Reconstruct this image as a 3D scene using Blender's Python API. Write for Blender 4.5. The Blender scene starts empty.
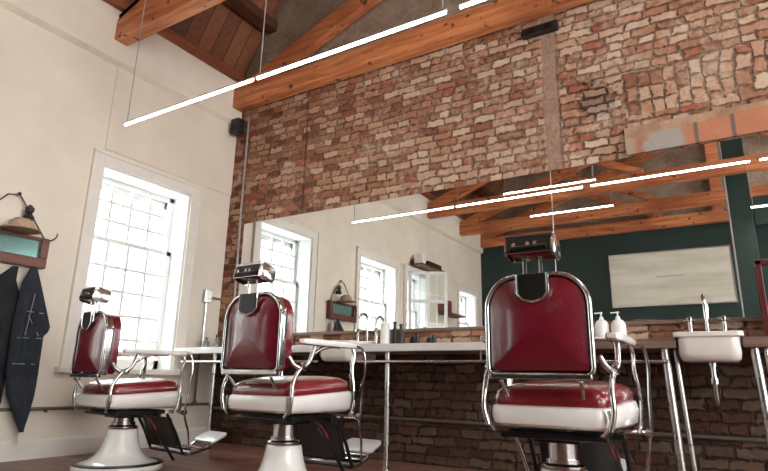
import bpy, bmesh, math, random
from mathutils import Vector, Matrix, Euler
random.seed(4)
PI = math.pi
S = bpy.context.scene
COL = S.collection

# ------------------------------------------------------------------ node helpers
class NT:
    def __init__(s, mat):
        s.nt = mat.node_tree; s.n = s.nt.nodes; s.l = s.nt.links
    def new(s, t, **k):
        n = s.n.new(t)
        for a, v in k.items(): setattr(n, a, v)
        return n
    def put(s, sock, v):
        if isinstance(v, bpy.types.NodeSocket): s.l.new(v, sock)
        elif isinstance(v, (tuple, list)) and len(v) == 3 and sock.type == 'RGBA': sock.default_value = (*v, 1)
        else: sock.default_value = v
    def m(s, op, a, b=0.0, c=None, clamp=False):
        n = s.new('ShaderNodeMath', operation=op, use_clamp=clamp)
        s.put(n.inputs[0], a); s.put(n.inputs[1], b)
        if c is not None: s.put(n.inputs[2], c)
        return n.outputs[0]
    def mix(s, f, a, b, mode='MIX'):
        n = s.new('ShaderNodeMix', data_type='RGBA', blend_type=mode)
        s.put(n.inputs[0], f); s.put(n.inputs[6], a); s.put(n.inputs[7], b)
        return n.outputs[2]
    def fmix(s, f, a, b):
        n = s.new('ShaderNodeMix', data_type='FLOAT')
        s.put(n.inputs[0], f); s.put(n.inputs[2], a); s.put(n.inputs[3], b)
        return n.outputs[0]
    def noise(s, vec, scale, detail=3, rough=.55):
        n = s.new('ShaderNodeTexNoise'); s.put(n.inputs['Vector'], vec)
        n.inputs['Scale'].default_value = scale; n.inputs['Detail'].default_value = detail; n.inputs['Roughness'].default_value = rough
        return n.outputs['Fac'], n.outputs['Color']
    def ramp(s, f, stops, interp='LINEAR'):
        n = s.new('ShaderNodeValToRGB'); s.put(n.inputs[0], f); cr = n.color_ramp; cr.interpolation = interp
        while len(cr.elements) < len(stops): cr.elements.new(.5)
        for e, (p, c) in zip(cr.elements, stops):
            e.position = p; e.color = (*c, 1) if len(c) == 3 else c
        return n.outputs[0]
    def step(s, v, a, b):
        n = s.new('ShaderNodeMapRange', interpolation_type='SMOOTHSTEP')
        s.put(n.inputs[0], v); s.put(n.inputs[1], a); s.put(n.inputs[2], b); n.inputs[3].default_value = 0; n.inputs[4].default_value = 1
        return n.outputs[0]
    def comb(s, x, y, z):
        n = s.new('ShaderNodeCombineXYZ'); s.put(n.inputs[0], x); s.put(n.inputs[1], y); s.put(n.inputs[2], z); return n.outputs[0]
    def sep(s, v):
        n = s.new('ShaderNodeSeparateXYZ'); s.put(n.inputs[0], v); return n.outputs
    def white(s, vec):
        n = s.new('ShaderNodeTexWhiteNoise', noise_dimensions='3D'); s.put(n.inputs['Vector'], vec); return n.outputs['Value']
    def scale(s, v, f):
        n = s.new('ShaderNodeVectorMath', operation='MULTIPLY'); s.put(n.inputs[0], v); n.inputs[1].default_value = f; return n.outputs[0]
    def vadd(s, a, b):
        n = s.new('ShaderNodeVectorMath', operation='ADD'); s.put(n.inputs[0], a); s.put(n.inputs[1], b); return n.outputs[0]
    def bump(s, h, strength=.5, dist=.01):
        n = s.new('ShaderNodeBump'); n.inputs['Strength'].default_value = strength; n.inputs['Distance'].default_value = dist
        s.put(n.inputs['Height'], h); return n.outputs[0]

def material(name):
    m = bpy.data.materials.new(name); m.use_nodes = True
    T = NT(m); b = T.n['Principled BSDF']
    return m, T, b
def simple(name, col, rough=.5, metal=0., coat=0., var=0.08, vscale=8., bump=0., bscale=60., spec=.5, rvar=.1):
    m, T, b = material(name)
    pos = T.new('ShaderNodeTexCoord').outputs['Object']
    f, _ = T.noise(pos, vscale, 4)
    lo = tuple(max(0, c*(1-var*2)) for c in col); hi = tuple(min(1, c*(1+var*2)) for c in col)
    T.put(b.inputs['Base Color'], T.ramp(f, [(.25, lo), (.75, hi)]))
    T.put(b.inputs['Roughness'], T.m('ADD', rough-rvar/2, T.m('MULTIPLY', f, rvar)))
    b.inputs['Metallic'].default_value = metal; b.inputs['Coat Weight'].default_value = coat; b.inputs['Coat Roughness'].default_value = .12
    b.inputs['Specular IOR Level'].default_value = spec
    if bump:
        g, _ = T.noise(pos, bscale, 3); T.put(b.inputs['Normal'], T.bump(g, bump, .004))
    return m
M = {}
M['plaster'] = simple('cream plaster', (.78, .705, .60), .85, var=.05, vscale=1.6, bump=.25, bscale=9)
M['casing'] = simple('cream painted joinery', (.80, .76, .69), .5, var=.02)
M['sash'] = simple('white painted sash', (.80, .81, .80), .45, var=.02)
M['green'] = simple('dark green paint', (.012, .034, .030), .55, var=.15, vscale=1.2)
M['green_steel'] = simple('dark green steel paint', (.018, .045, .040), .35, var=.1)
M['porcelain'] = simple('aged white enamel', (.90, .885, .84), .16, coat=.6, var=.03, vscale=6, rvar=.05)
M['basin'] = simple('white glazed ceramic', (.82, .78, .72), .15, coat=.5, var=.02)
M['chrome'] = simple('worn chrome', (.55, .54, .53), .15, metal=1., var=.06, vscale=14, rvar=.14)
M['nickel'] = simple('brushed steel tube', (.60, .58, .56), .28, metal=1., var=.08)
M['leather'] = simple('oxblood leather', (.16, .004, .016), .2, coat=.9, var=.12, vscale=5, bump=.35, bscale=120)
M['tanleather'] = simple('worn seat leather', (.20, .010, .016), .22, coat=.8, var=.2, vscale=4, bump=.35, bscale=120)
M['black'] = simple('black plastic', (.012, .012, .013), .4)
M['iron'] = simple('black cast iron', (.02, .019, .018), .4, metal=.6)
M['darkpad'] = simple('dark worn calf pad', (.02, .014, .013), .45)
M['marble'] = simple('pale stone worktop', (.72, .71, .68), .22, coat=.2, var=.06, vscale=5)
M['pipe'] = simple('grey brown painted pipe', (.14, .115, .10), .5)
M['cable'] = simple('grey cable', (.35, .33, .31), .5)
M['alu'] = simple('aluminium profile', (.55, .54, .53), .35, metal=1.)
M['white_plastic'] = simple('white plastic', (.85, .84, .81), .35)
M['castalu'] = simple('polished cast aluminium', (.85, .85, .85), .35, metal=.4)
M['board'] = None
M['rope'] = simple('hemp rope', (.12, .10, .08), .9)
M['maroon'] = simple('maroon painted wood', (.10, .012, .014), .35, coat=.2)
M['straw'] = simple('woven straw', (.42, .30, .20), .8, var=.2, vscale=50, bump=.6, bscale=200)
M['greyconcrete'] = simple('pale exterior render', (.60, .61, .61), .9)
M['redrubber'] = simple('red lever sleeve', (.28, .02, .03), .4)

def mk_wood(name, cols, axis, rough=.55, knots=True, s=1.0):
    """long grained timber; axis = grain direction"""
    m, T, b = material(name)
    pos = T.new('ShaderNodeNewGeometry').outputs['Position']
    sc = [9*s, 9*s, 9*s]; sc[axis] = .7*s
    f, _ = T.noise(T.scale(pos, tuple(sc)), 2.2, 6, .65)
    g, _ = T.noise(pos, 1.3, 2)
    c = T.ramp(f, [(.28, cols[0]), (.5, cols[1]), (.72, cols[2])])
    c = T.mix(T.m('MULTIPLY', T.step(g, .4, .7), .5), c, cols[0])
    if knots:
        k, _ = T.noise(pos, 11, 1); c = T.mix(T.m('MULTIPLY', T.step(k, .68, .73), .85), c, (.05, .02, .012))
    T.put(b.inputs['Base Color'], c); b.inputs['Roughness'].default_value = rough
    T.put(b.inputs['Normal'], T.bump(f, .4, .006))
    return m
ORANGE = [(.28, .075, .027), (.64, .215, .080), (.80, .39, .19)]
M['beam_x'] = mk_wood('orange oak beam', ORANGE, 0)
M['beam_y'] = mk_wood('dark oak purlin', [(.06, .022, .012), (.13, .045, .022), (.2, .075, .035)], 1)
M['plate'] = mk_wood('red oak wall plate', [(.16, .04, .018), (.30, .085, .035), (.4, .14, .06)], 1)
M['brownwood'] = mk_wood('brown wood worktop', [(.10, .06, .042), (.19, .12, .09), (.28, .19, .145)], 0, .4, False)
M['framewood'] = mk_wood('red brown frame wood', [(.08, .02, .014), (.15, .038, .025), (.2, .06, .04)], 1, .4, False)

def mk_boards(name, cols, axis, w, rough):
    """boards side by side; axis = index across the boards"""
    m, T, b = material(name)
    pos = T.new('ShaderNodeNewGeometry').outputs['Position']; o = T.sep(pos)
    v = T.m('DIVIDE', o[axis], w); i = T.m('FLOOR', v); f = T.m('FRACT', v)
    r = T.white(T.comb(i, 3.1, 7.7))
    sc = [14, 14, 14]; sc[1-axis] = 1.2
    g, _ = T.noise(T.vadd(T.scale(pos, tuple(sc)), T.comb(T.m('MULTIPLY', r, 30), 0, 0)), 1.6, 5, .65)
    c = T.ramp(T.m('ADD', T.m('MULTIPLY', r, .5), T.m('MULTIPLY', g, .5)), [(.2, cols[0]), (.5, cols[1]), (.8, cols[2])])
    e = T.m('MINIMUM', f, T.m('SUBTRACT', 1.0, f)); gap = T.step(e, .012, .04)
    T.put(b.inputs['Base Color'], T.mix(gap, (.012, .007, .005), c))
    b.inputs['Roughness'].default_value = rough
    T.put(b.inputs['Normal'], T.bump(T.m('ADD', gap, T.m('MULTIPLY', g, .3)), .6, .01))
    return m
M['roof'] = mk_boards('dark red roof boards', [(.05, .018, .010), (.16, .050, .022), (.30, .11, .05)], 1, .17, .6)
M['floor'] = mk_boards('worn red brown floorboards', [(.11, .046, .032), (.20, .085, .060), (.28, .14, .10)], 1, .14, .38)

def mk_brick():
    m, T, b = material('old handmade brickwork')
    pos = T.new('ShaderNodeNewGeometry').outputs['Position']; P = T.sep(pos)
    _, c1 = T.noise(pos, 2.6, 2); _, c2 = T.noise(pos, 13, 2)
    d1 = T.sep(T.scale(T.vadd(c1, (-.5, -.5, -.5)), (.09, .09, .045)))
    d2 = T.sep(T.scale(T.vadd(c2, (-.5, -.5, -.5)), (.045, .045, .035)))
    X = T.m('ADD', T.m('ADD', P[0], d1[0]), d2[0]); Z = T.m('ADD', T.m('ADD', P[2], d1[2]), d2[2])
    # upright (soldier) bricks of the old relieving arch
    k = T.m('MULTIPLY', T.m('GREATER_THAN', T.m('ADD', P[0], T.m('MULTIPLY', d1[0], 3)), 3.95),
            T.m('MULTIPLY', T.m('GREATER_THAN', Z, 2.46), T.m('LESS_THAN', Z, 2.80)))
    u = T.fmix(k, X, T.m('ADD', Z, .05)); v = T.fmix(k, Z, T.m('ADD', X, 0.0))
    h = T.fmix(k, .067, .085)
    vr = T.m('DIVIDE', v, h); row = T.m('FLOOR', vr); fv = T.m('FRACT', vr)
    rw = T.white(T.comb(row, k, 2.3))
    wdt = T.fmix(k, T.fmix(T.m('GREATER_THAN', rw, .62), .175, .105), .115)
    ur = T.m('ADD', T.m('DIVIDE', u, wdt), T.m('MULTIPLY', rw, 7.3)); colm = T.m('FLOOR', ur); fu = T.m('FRACT', ur)
    eu = T.m('MULTIPLY', T.m('MINIMUM', fu, T.m('SUBTRACT', 1., fu)), wdt)
    ev = T.m('MULTIPLY', T.m('MINIMUM', fv, T.m('SUBTRACT', 1., fv)), h)
    e = T.m('MINIMUM', eu, ev)
    n3, _ = T.noise(pos, 24, 4, .6); n4, _ = T.noise(pos, 70, 3, .6)
    e = T.m('ADD', e, T.m('MULTIPLY', T.m('SUBTRACT', n3, .5), .034))
    brick = T.step(e, .002, .011)
    r = T.white(T.comb(row, colm, k)); r2 = T.white(T.comb(colm, row, T.m('ADD', k, 5.5)))
    big, _ = T.noise(pos, .8, 3); mid, _ = T.noise(pos, 3.2, 4, .6)
    # whitewash and lime smears left on the upper wall, none on the lowest courses
    hgt = T.step(P[2], .9, 2.3); right = T.step(P[0], .1, 3.2)
    lum = T.m('ADD', T.m('MULTIPLY', r, .50), T.m('ADD', T.m('MULTIPLY', n3, .34), T.m('MULTIPLY', right, .17)))
    bc = T.ramp(lum, [(.14, (.10, .040, .025)), (.28, (.21, .082, .046)), (.42, (.34, .155, .090)), (.56, (.45, .25, .155)), (.72, (.55, .37, .255)), (.9, (.66, .52, .39))])
    redb = T.m('MULTIPLY', T.m('GREATER_THAN', r2, .88), .6)
    bc = T.mix(redb, bc, (.36, .085, .045))
    wash = T.m('MULTIPLY', T.m('MULTIPLY', T.step(T.m('ADD', mid, T.m('MULTIPLY', T.m('SUBTRACT', n3, .5), .7)), T.fmix(right, .62, .44), .78), hgt), .72)
    bc = T.mix(wash, bc, (.62, .50, .39))
    sp = T.step(n4, .60, .72); bc = T.mix(T.m('MULTIPLY', sp, .5), bc, (.10, .055, .04))
    mo = T.ramp(T.m('ADD', T.m('MULTIPLY', mid, .6), T.m('MULTIPLY', n3, .5)), [(.36, (.045, .025, .017)), (.50, (.17, .10, .067)), (.64, (.36, .25, .18))])
    mo = T.mix(T.m('MULTIPLY', hgt, 0.0), mo, mo)
    low = T.step(P[2], .95, .75)                       # lower courses: shade under the counter painted into brick and mortar colour
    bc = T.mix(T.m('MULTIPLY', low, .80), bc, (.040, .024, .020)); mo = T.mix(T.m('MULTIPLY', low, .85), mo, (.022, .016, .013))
    c = T.mix(brick, mo, bc)
    # smooth mortar chases and patched plaster
    s1 = T.m('MULTIPLY', T.step(T.m('ABSOLUTE', T.m('SUBTRACT', T.m('ADD', P[0], T.m('MULTIPLY', d1[0], .3)), 3.47)), .075, .05), T.step(P[2], 2.1, 2.2))
    c = T.mix(T.m('MULTIPLY', s1, .8), c, T.mix(n3, (.24, .14, .10), (.42, .30, .23)))
    s2 = T.step(T.m('ABSOLUTE', T.m('SUBTRACT', P[0], 1.02)), .018, .008)
    s2 = T.m('MULTIPLY', s2, .6); c = T.mix(s2, c, (.06, .03, .022))
    # cavity of missing bricks
    dx = T.m('DIVIDE', T.m('SUBTRACT', P[0], 3.80), .17); dz = T.m('DIVIDE', T.m('SUBTRACT', P[2], 2.66), .17)
    rr = T.m('SQRT', T.m('ADD', T.m('MULTIPLY', dx, dx), T.m('MULTIPLY', dz, dz)))
    cav = T.m('MULTIPLY', T.step(T.m('ADD', rr, T.m('MULTIPLY', n3, 1.6)), 1.75, 1.4), T.m('SUBTRACT', 1.0, T.m('MULTIPLY', brick, .55)))
    c = T.mix(T.m('MULTIPLY', cav, .85), c, (.03, .018, .014))
    # rubble gable above the truss
    st = T.step(P[2], 3.62, 3.68)
    stone = T.ramp(T.m('ADD', T.m('MULTIPLY', mid, .6), T.m('MULTIPLY', n3, .4)), [(.3, (.22, .16, .12)), (.5, (.36, .285, .215)), (.7, (.5, .42, .34))])
    c = T.mix(st, c, stone)
    T.put(b.inputs['Base Color'], c); b.inputs['Roughness'].default_value = .9; b.inputs['Specular IOR Level'].default_value = .25
    hh = T.m('ADD', T.m('MULTIPLY', T.m('MULTIPLY', brick, T.m('SUBTRACT', 1.0, s1)), T.m('ADD', .6, T.m('MULTIPLY', r2, .6))), T.m('MULTIPLY', n3, .8))
    hh = T.m('SUBTRACT', hh, T.m('MULTIPLY', cav, 1.5)); hh = T.fmix(st, hh, T.m('MULTIPLY', T.m('ADD', n3, mid), 1.2))
    T.put(b.inputs['Normal'], T.bump(hh, .9, .02))
    return m
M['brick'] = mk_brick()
def mk_lintel():
    m, T, b = material('cracked render over soldier bricks')
    pos = T.new('ShaderNodeNewGeometry').outputs['Position']; P = T.sep(pos)
    n, _ = T.noise(pos, 7, 4, .6); n2, _ = T.noise(pos, 30, 3)
    t = T.m('ADD', T.m('SUBTRACT', P[2], T.m('MULTIPLY', T.m('SUBTRACT', P[0], 3.9), .06)), T.m('MULTIPLY', n2, .02))
    up = T.step(t, 2.285, 2.295)
    v = T.m('FRACT', T.m('DIVIDE', P[0], .21)); gap = T.step(T.m('MINIMUM', v, T.m('SUBTRACT', 1., v)), .03, .08)
    bid = T.white(T.comb(T.m('FLOOR', T.m('DIVIDE', P[0], .21)), 1.0, 1.0))
    ob = T.ramp(T.m('ADD', T.m('MULTIPLY', bid, .6), T.m('MULTIPLY', n, .4)), [(.2, (.33, .10, .05)), (.6, (.48, .2, .11)), (.9, (.5, .32, .23))])
    ob = T.mix(gap, (.15, .11, .09), ob)
    ob = T.mix(T.step(T.m('ADD', T.m('ABSOLUTE', T.m('SUBTRACT', P[0], 4.22)), T.m('MULTIPLY', n, .25)), .27, .2), ob, (.36, .33, .29))
    ob = T.mix(T.step(P[0], 4.08, 4.0), ob, (.40, .30, .22))
    tan = T.ramp(n, [(.3, (.30, .17, .10)), (.7, (.50, .34, .22))])
    T.put(b.inputs['Base Color'], T.mix(up, ob, tan)); b.inputs['Roughness'].default_value = .9
    T.put(b.inputs['Normal'], T.bump(T.m('ADD', n, n2), .6, .01))
    return m
M['lintel'] = mk_lintel()
def mk_emit(name, col, st):
    m = bpy.data.materials.new(name); m.use_nodes = True; T = NT(m); T.n.clear()
    e = T.new('ShaderNodeEmission'); e.inputs[0].default_value = (*col, 1); e.inputs[1].default_value = st
    o = T.new('ShaderNodeOutputMaterial'); T.l.new(e.outputs[0], o.inputs[0]); return m
M['led'] = mk_emit('lit led diffuser', (1, .96, .88), 34)
def mk_glass():
    m = bpy.data.materials.new('window glass'); m.use_nodes = True; T = NT(m); T.n.clear()
    t = T.new('ShaderNodeBsdfTransparent'); t.inputs[0].default_value = (.95, .97, .97, 1)
    g = T.new('ShaderNodeBsdfGlossy'); g.inputs['Roughness'].default_value = .03
    lw_ = T.new('ShaderNodeLayerWeight'); lw_.inputs[0].default_value = .5; f = T.m('ADD', .04, T.m('MULTIPLY', T.m('POWER', lw_.outputs['Facing'], 5.0), .6)).node
    x = T.new('ShaderNodeMixShader'); o = T.new('ShaderNodeOutputMaterial')
    T.l.new(f.outputs[0], x.inputs[0]); T.l.new(t.outputs[0], x.inputs[1]); T.l.new(g.outputs[0], x.inputs[2]); T.l.new(x.outputs[0], o.inputs[0])
    return m
M['glass'] = mk_glass()
m, T, b = material('silvered mirror'); b.inputs['Base Color'].default_value = (.86, .88, .865, 1); b.inputs['Metallic'].default_value = 1
_f, _ = T.noise(T.new('ShaderNodeTexCoord').outputs['Object'], 3, 2)
T.put(b.inputs['Roughness'], T.m('MULTIPLY', _f, .012)); M['mirror'] = m
m, T, b = material('clear bottle glass'); b.inputs['Base Color'].default_value = (.75, .82, .76, 1); b.inputs['Roughness'].default_value = .08
b.inputs['Transmission Weight'].default_value = .9; M['bottleglass'] = m
m, T, b = material('mirror with painted teal reflection'); b.inputs['Base Color'].default_value = (.16, .30, .29, 1); b.inputs['Metallic'].default_value = .75; b.inputs['Roughness'].default_value = .18; M['teal'] = m  # teal room reflection put into the base colour of the glass
def mk_board():
    m, T, b = material('whiteboard surface')
    pos = T.new('ShaderNodeNewGeometry').outputs['Position']; P = T.sep(pos)
    n, _ = T.noise(T.scale(pos, (1, 1, 6)), 1.2, 3)
    T.put(b.inputs['Base Color'], T.ramp(n, [(.3, (.60, .57, .46)), (.7, (.78, .76, .66))])); b.inputs['Roughness'].default_value = .25
    return m
M['board'] = mk_board()
def mk_denim(name, base, stitch):
    m, T, b = material(name)
    pos = T.new('ShaderNodeNewGeometry').outputs['Position']; P = T.sep(pos)
    n, _ = T.noise(pos, 9, 4); n2, _ = T.noise(pos, 160, 2)
    c = T.ramp(T.m('ADD', T.m('MULTIPLY', n, .7), T.m('MULTIPLY', n2, .3)), [(.3, tuple(x*.5 for x in base)), (.7, tuple(x*1.5 for x in base))])
    T.put(b.inputs['Base Color'], c); b.inputs['Roughness'].default_value = .9; T.put(b.inputs['Normal'], T.bump(n2, .4, .003))
    return m
M['denim'] = mk_denim('dark denim', (.018, .024, .034), 0)
M['blackcloth'] = mk_denim('black cotton', (.010, .011, .014), 0)
M['stitch'] = simple('pale stitching', (.30, .34, .38), .8)

# ------------------------------------------------------------------ mesh helpers
class MB:
    def __init__(s): s.bm = bmesh.new(); s.smooth = False
    def box(s, x0, x1, y0, y1, z0, z1):
        v = [s.bm.verts.new(p) for p in ((x0,y0,z0),(x1,y0,z0),(x1,y1,z0),(x0,y1,z0),(x0,y0,z1),(x1,y0,z1),(x1,y1,z1),(x0,y1,z1))]
        for f in ((0,3,2,1),(4,5,6,7),(0,1,5,4),(1,2,6,5),(2,3,7,6),(3,0,4,7)): s.bm.faces.new([v[i] for i in f])
        return s
    def bar(s, a, b, w, h, up=(0,0,1)):
        """rectangular bar from a to b, h measured along up"""
        a = Vector(a); b = Vector(b); d = (b-a).normalized(); sd = d.cross(Vector(up)).normalized(); u = sd.cross(d)
        v = []
        for p in (a, b):
            for i, j in ((-1,-1),(1,-1),(1,1),(-1,1)): v.append(s.bm.verts.new(p+sd*(i*w/2)+u*(j*h/2)))
        for f in ((0,3,2,1),(4,5,6,7),(0,1,5,4),(1,2,6,5),(2,3,7,6),(3,0,4,7)): s.bm.faces.new([v[i] for i in f])
        return s
    def tube(s, pts, r, n=10, flat=1.0, cap=True, up=(0,0,1)):
        pts = [Vector(p) for p in pts]; rs = r if isinstance(r, (list, tuple)) else [r]*len(pts)
        rings = []; prev = None
        for i, p in enumerate(pts):
            d = (pts[min(i+1, len(pts)-1)]-pts[max(i-1, 0)]).normalized()
            if prev is None:
                ref = Vector(up) if abs(d.dot(Vector(up))) < .9 else Vector((1,0,0))
                a = d.cross(ref).normalized()
            else: a = (prev-d*prev.dot(d)).normalized()
            prev = a; b = d.cross(a)
            rings.append([s.bm.verts.new(p+(a*math.cos(t)*rs[i]+b*math.sin(t)*rs[i]*flat)) for t in [2*PI*k/n for k in range(n)]])
        for A, B in zip(rings, rings[1:]):
            for k in range(n): s.bm.faces.new((A[k], A[(k+1)%n], B[(k+1)%n], B[k]))
        if cap:
            s.bm.faces.new(rings[0][::-1]); s.bm.faces.new(rings[-1])
        s.smooth = True; return s
    def cyl(s, a, b, r, n=16, r2=None): return s.tube([a, b], [r, r if r2 is None else r2], n)
    def lathe(s, prof, c=(0,0,0), n=32, axis='z'):
        c = Vector(c); rings = []
        for r, h in prof:
            ring = []
            for k in range(n):
                t = 2*PI*k/n
                if axis == 'z': p = (r*math.cos(t), r*math.sin(t), h)
                elif axis == 'x': p = (h, r*math.cos(t), r*math.sin(t))
                else: p = (r*math.sin(t), h, r*math.cos(t))
                ring.append(s.bm.verts.new(c+Vector(p)))
            rings.append(ring)
        for A, B in zip(rings, rings[1:]):
            for k in range(n): s.bm.faces.new((A[k], A[(k+1)%n], B[(k+1)%n], B[k]))
        s.bm.faces.new(rings[0][::-1]); s.bm.faces.new(rings[-1]); s.smooth = True; return s
    def loft(s, rings, cap=True):
        R = [[s.bm.verts.new(p) for p in r] for r in rings]; n = len(R[0])
        for A, B in zip(R, R[1:]):
            for k in range(n): s.bm.faces.new((A[k], A[(k+1)%n], B[(k+1)%n], B[k]))
        if cap: s.bm.faces.new(R[0][::-1]); s.bm.faces.new(R[-1])
        s.smooth = True; return s
    def prism(s, poly, axis, lo, hi):
        """poly of 2D points extruded along axis"""
        def P(p, t):
            q = list(p); q.insert(axis, t); return q
        A = [s.bm.verts.new(P(p, lo)) for p in poly]; B = [s.bm.verts.new(P(p, hi)) for p in poly]; n = len(A)
        for k in range(n): s.bm.faces.new((A[k], A[(k+1)%n], B[(k+1)%n], B[k]))
        s.bm.faces.new(A[::-1]); s.bm.faces.new(B); return s
    def build(s, name, mat, parent=None, bevel=0., seg=2, smooth=None, sub=0):
        bmesh.ops.recalc_face_normals(s.bm, faces=s.bm.faces)
        me = bpy.data.meshes.new(name); s.bm.to_mesh(me); s.bm.free()
        o = bpy.data.objects.new(name, me); COL.objects.link(o)
        me.materials.append(M[mat] if isinstance(mat, str) else mat)
        sm = s.smooth if smooth is None else smooth
        if sm:
            for p in me.polygons: p.use_smooth = True
            me.set_sharp_from_angle(angle=math.radians(40))
        if sub:
            q = o.modifiers.new('s', 'SUBSURF'); q.levels = q.render_levels = sub
        if bevel:
            q = o.modifiers.new('b', 'BEVEL'); q.width = bevel; q.segments = seg; q.limit_method = 'ANGLE'; q.angle_limit = math.radians(50)
        if parent: o.parent = parent
        return o
def tag(o, label, cat, group=None):
    o['label'] = label; o['category'] = cat
    if group: o['group'] = group
    return o
def thing(name, label, cat, loc=(0,0,0), group=None, rz=0):
    o = bpy.data.objects.new(name, None); COL.objects.link(o); o.location = loc; o.rotation_euler.z = rz; o.empty_display_size = .1
    return tag(o, label, cat, group)
def struct(o): o['kind'] = 'structure'; return o
def sempty(name, loc=(0,0,0)):
    o = bpy.data.objects.new(name, None); COL.objects.link(o); o.location = loc; return struct(o)
def copy_tree(o, parent=None):
    c = o.copy(); COL.objects.link(c)
    if parent: c.parent = parent
    for ch in list(o.children):
        d = copy_tree(ch, c)
    return c
def smooth_path(pts, n=6):
    """Catmull-Rom through points"""
    P = [Vector(p) for p in pts]; P = [P[0]*2-P[1]] + P + [P[-1]*2-P[-2]]; out = []
    for i in range(1, len(P)-2):
        for k in range(n):
            t = k/n; a, b, c, d = P[i-1], P[i], P[i+1], P[i+2]
            out.append(.5*((2*b)+(c-a)*t+(2*a-5*b+4*c-d)*t*t+(3*b-a-3*c+d)*t**3))
    out.append(P[-2]); return out
def rrect(w, d, r, n=6, p=(0,0)):
    """rounded rectangle outline w x d"""
    out = []
    for cx, cy, a0 in ((w/2-r, d/2-r, 0), (-w/2+r, d/2-r, 90), (-w/2+r, -d/2+r, 180), (w/2-r, -d/2+r, 270)):
        for k in range(n+1):
            a = math.radians(a0+90*k/n); out.append((p[0]+cx+r*math.cos(a), p[1]+cy+r*math.sin(a)))
    return out

# ------------------------------------------------------------------ room shell
W_X, BACK = 9.0, -7.2
SLOPE = .376; RZ = 4.5
def roof_z(x): return 4.90+SLOPE*(min(x, W_X-x)-.6)
GABLE = [(W_X+.3, 3.9), (W_X, 3.9), (W_X-.58, 4.95), (RZ, roof_z(RZ)+.1), (.58, 4.95), (0, 3.9), (-.3, 3.9)]
struct(MB().box(-.3, W_X+.3, BACK-.3, .3, -.12, 0).build('floor', 'floor'))
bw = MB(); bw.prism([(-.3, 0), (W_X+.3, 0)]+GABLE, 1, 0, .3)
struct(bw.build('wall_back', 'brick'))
fw = MB(); fw.box(-.3, W_X+.3, BACK-.3, BACK, 0, 3.66)
struct(fw.build('wall_front', 'green'))
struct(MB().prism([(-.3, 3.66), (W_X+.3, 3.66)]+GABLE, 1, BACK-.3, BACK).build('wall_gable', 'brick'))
RW = [(-6.8, -4.8, .6, 3.3), (-4.5, -2.5, .6, 3.3), (-2.2, -.3, .6, 3.3)]  # unseen windows added in the right wall to bring in fill daylight
rw_ = MB(); ys = BACK
for a, c, z0, z1 in RW:
    rw_.box(W_X, W_X+.3, ys, a, 0, 3.9); rw_.box(W_X, W_X+.3, a, c, 0, z0); rw_.box(W_X, W_X+.3, a, c, z1, 3.9); ys = c
rw_.box(W_X, W_X+.3, ys, 0, 0, 3.9); struct(rw_.build('wall_right', 'plaster'))
for i_, (a, c, z0, z1) in enumerate(RW):
    q = MB(); q.box(W_X+.1, W_X+.15, a, a+.06, z0, z1); q.box(W_X+.1, W_X+.15, c-.06, c, z0, z1); q.box(W_X+.1, W_X+.15, a, c, z0, z0+.06); q.box(W_X+.1, W_X+.15, a, c, z1-.06, z1)
    for k in (1, 2, 3): q.box(W_X+.11, W_X+.14, a+(c-a)*k/4-.012, a+(c-a)*k/4+.012, z0, z1); q.box(W_X+.11, W_X+.14, a, c, z0+(z1-z0)*k/4-.012, z0+(z1-z0)*k/4+.012)
    struct(q.build('window_%d' % (5+i_), 'sash'))
# left wall with four window openings
WIN = [(-1.45, -.51, .66, 2.36), (-3.60, -2.55, .66, 2.36), (-4.62, -3.92, .66, 2.36), (-6.86, -6.00, .66, 2.36)]
lw = MB(); ys = BACK; TH = .34
edges = sorted(WIN)
for a, c, z0, z1 in edges:
    lw.box(-TH, 0, ys, a, 0, 3.83); lw.box(-TH, 0, a, c, 0, z0); lw.box(-TH, 0, a, c, z1, 3.83); ys = c
lw.box(-TH, 0, ys, 0, 0, 3.83)
struct(lw.build('wall_left', 'plaster'))
# projecting upper band with a chamfered underside
cb = MB(); cb.prism([(0, 3.30), (.05, 3.335), (.065, 3.37), (.065, 3.80), (0, 3.80)], 1, BACK, 0)
cb2 = cb.build('trim_1', 'plaster', bevel=.004); struct(cb2)
# shallow relief above the first window
struct(MB().box(0, .012, -1.46, 0, 2.50, 3.30).build('trim_2', 'plaster', bevel=.004))
# skirting
sk = MB(); sk.prism([(0, 0), (.03, 0), (.03, .115), (.015, .135), (0, .135)], 1, BACK, 0)
struct(sk.build('baseboard_left', 'casing'))
struct(MB().box(0, .13, BACK, 0, 3.80, 3.88).build('trim_3', 'plate', bevel=.006))
# roof boards
rb = MB()
def slope_piece(xa, xb, ya, yb):
    rb.prism([(xa, roof_z(xa)), (xb, roof_z(xb)), (xb, roof_z(xb)+.06), (xa, roof_z(xa)+.06)], 1, ya, yb)
slope_piece(.56, RZ, BACK-.3, .3)
for X_ in ((lambda x: x), (lambda x: W_X-x)):
    rb.prism([(X_(.0), 3.86), (X_(.60), 4.90), (X_(.56), 4.95), (X_(-.08), 3.9)], 1, BACK-.3, .3)
SKY = [(-6.6, -5.4), (-4.6, -3.4), (-2.7, -1.5)]; SX0, SX1 = 6.3, 7.5
slope_piece(RZ, SX0, BACK-.3, .3); slope_piece(SX1, W_X-.56, BACK-.3, .3)
yy_ = BACK-.3
for a_, b_ in SKY: slope_piece(SX0, SX1, yy_, a_); yy_ = b_
slope_piece(SX0, SX1, yy_, .3)
struct(rb.build('ceiling', 'roof'))

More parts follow.
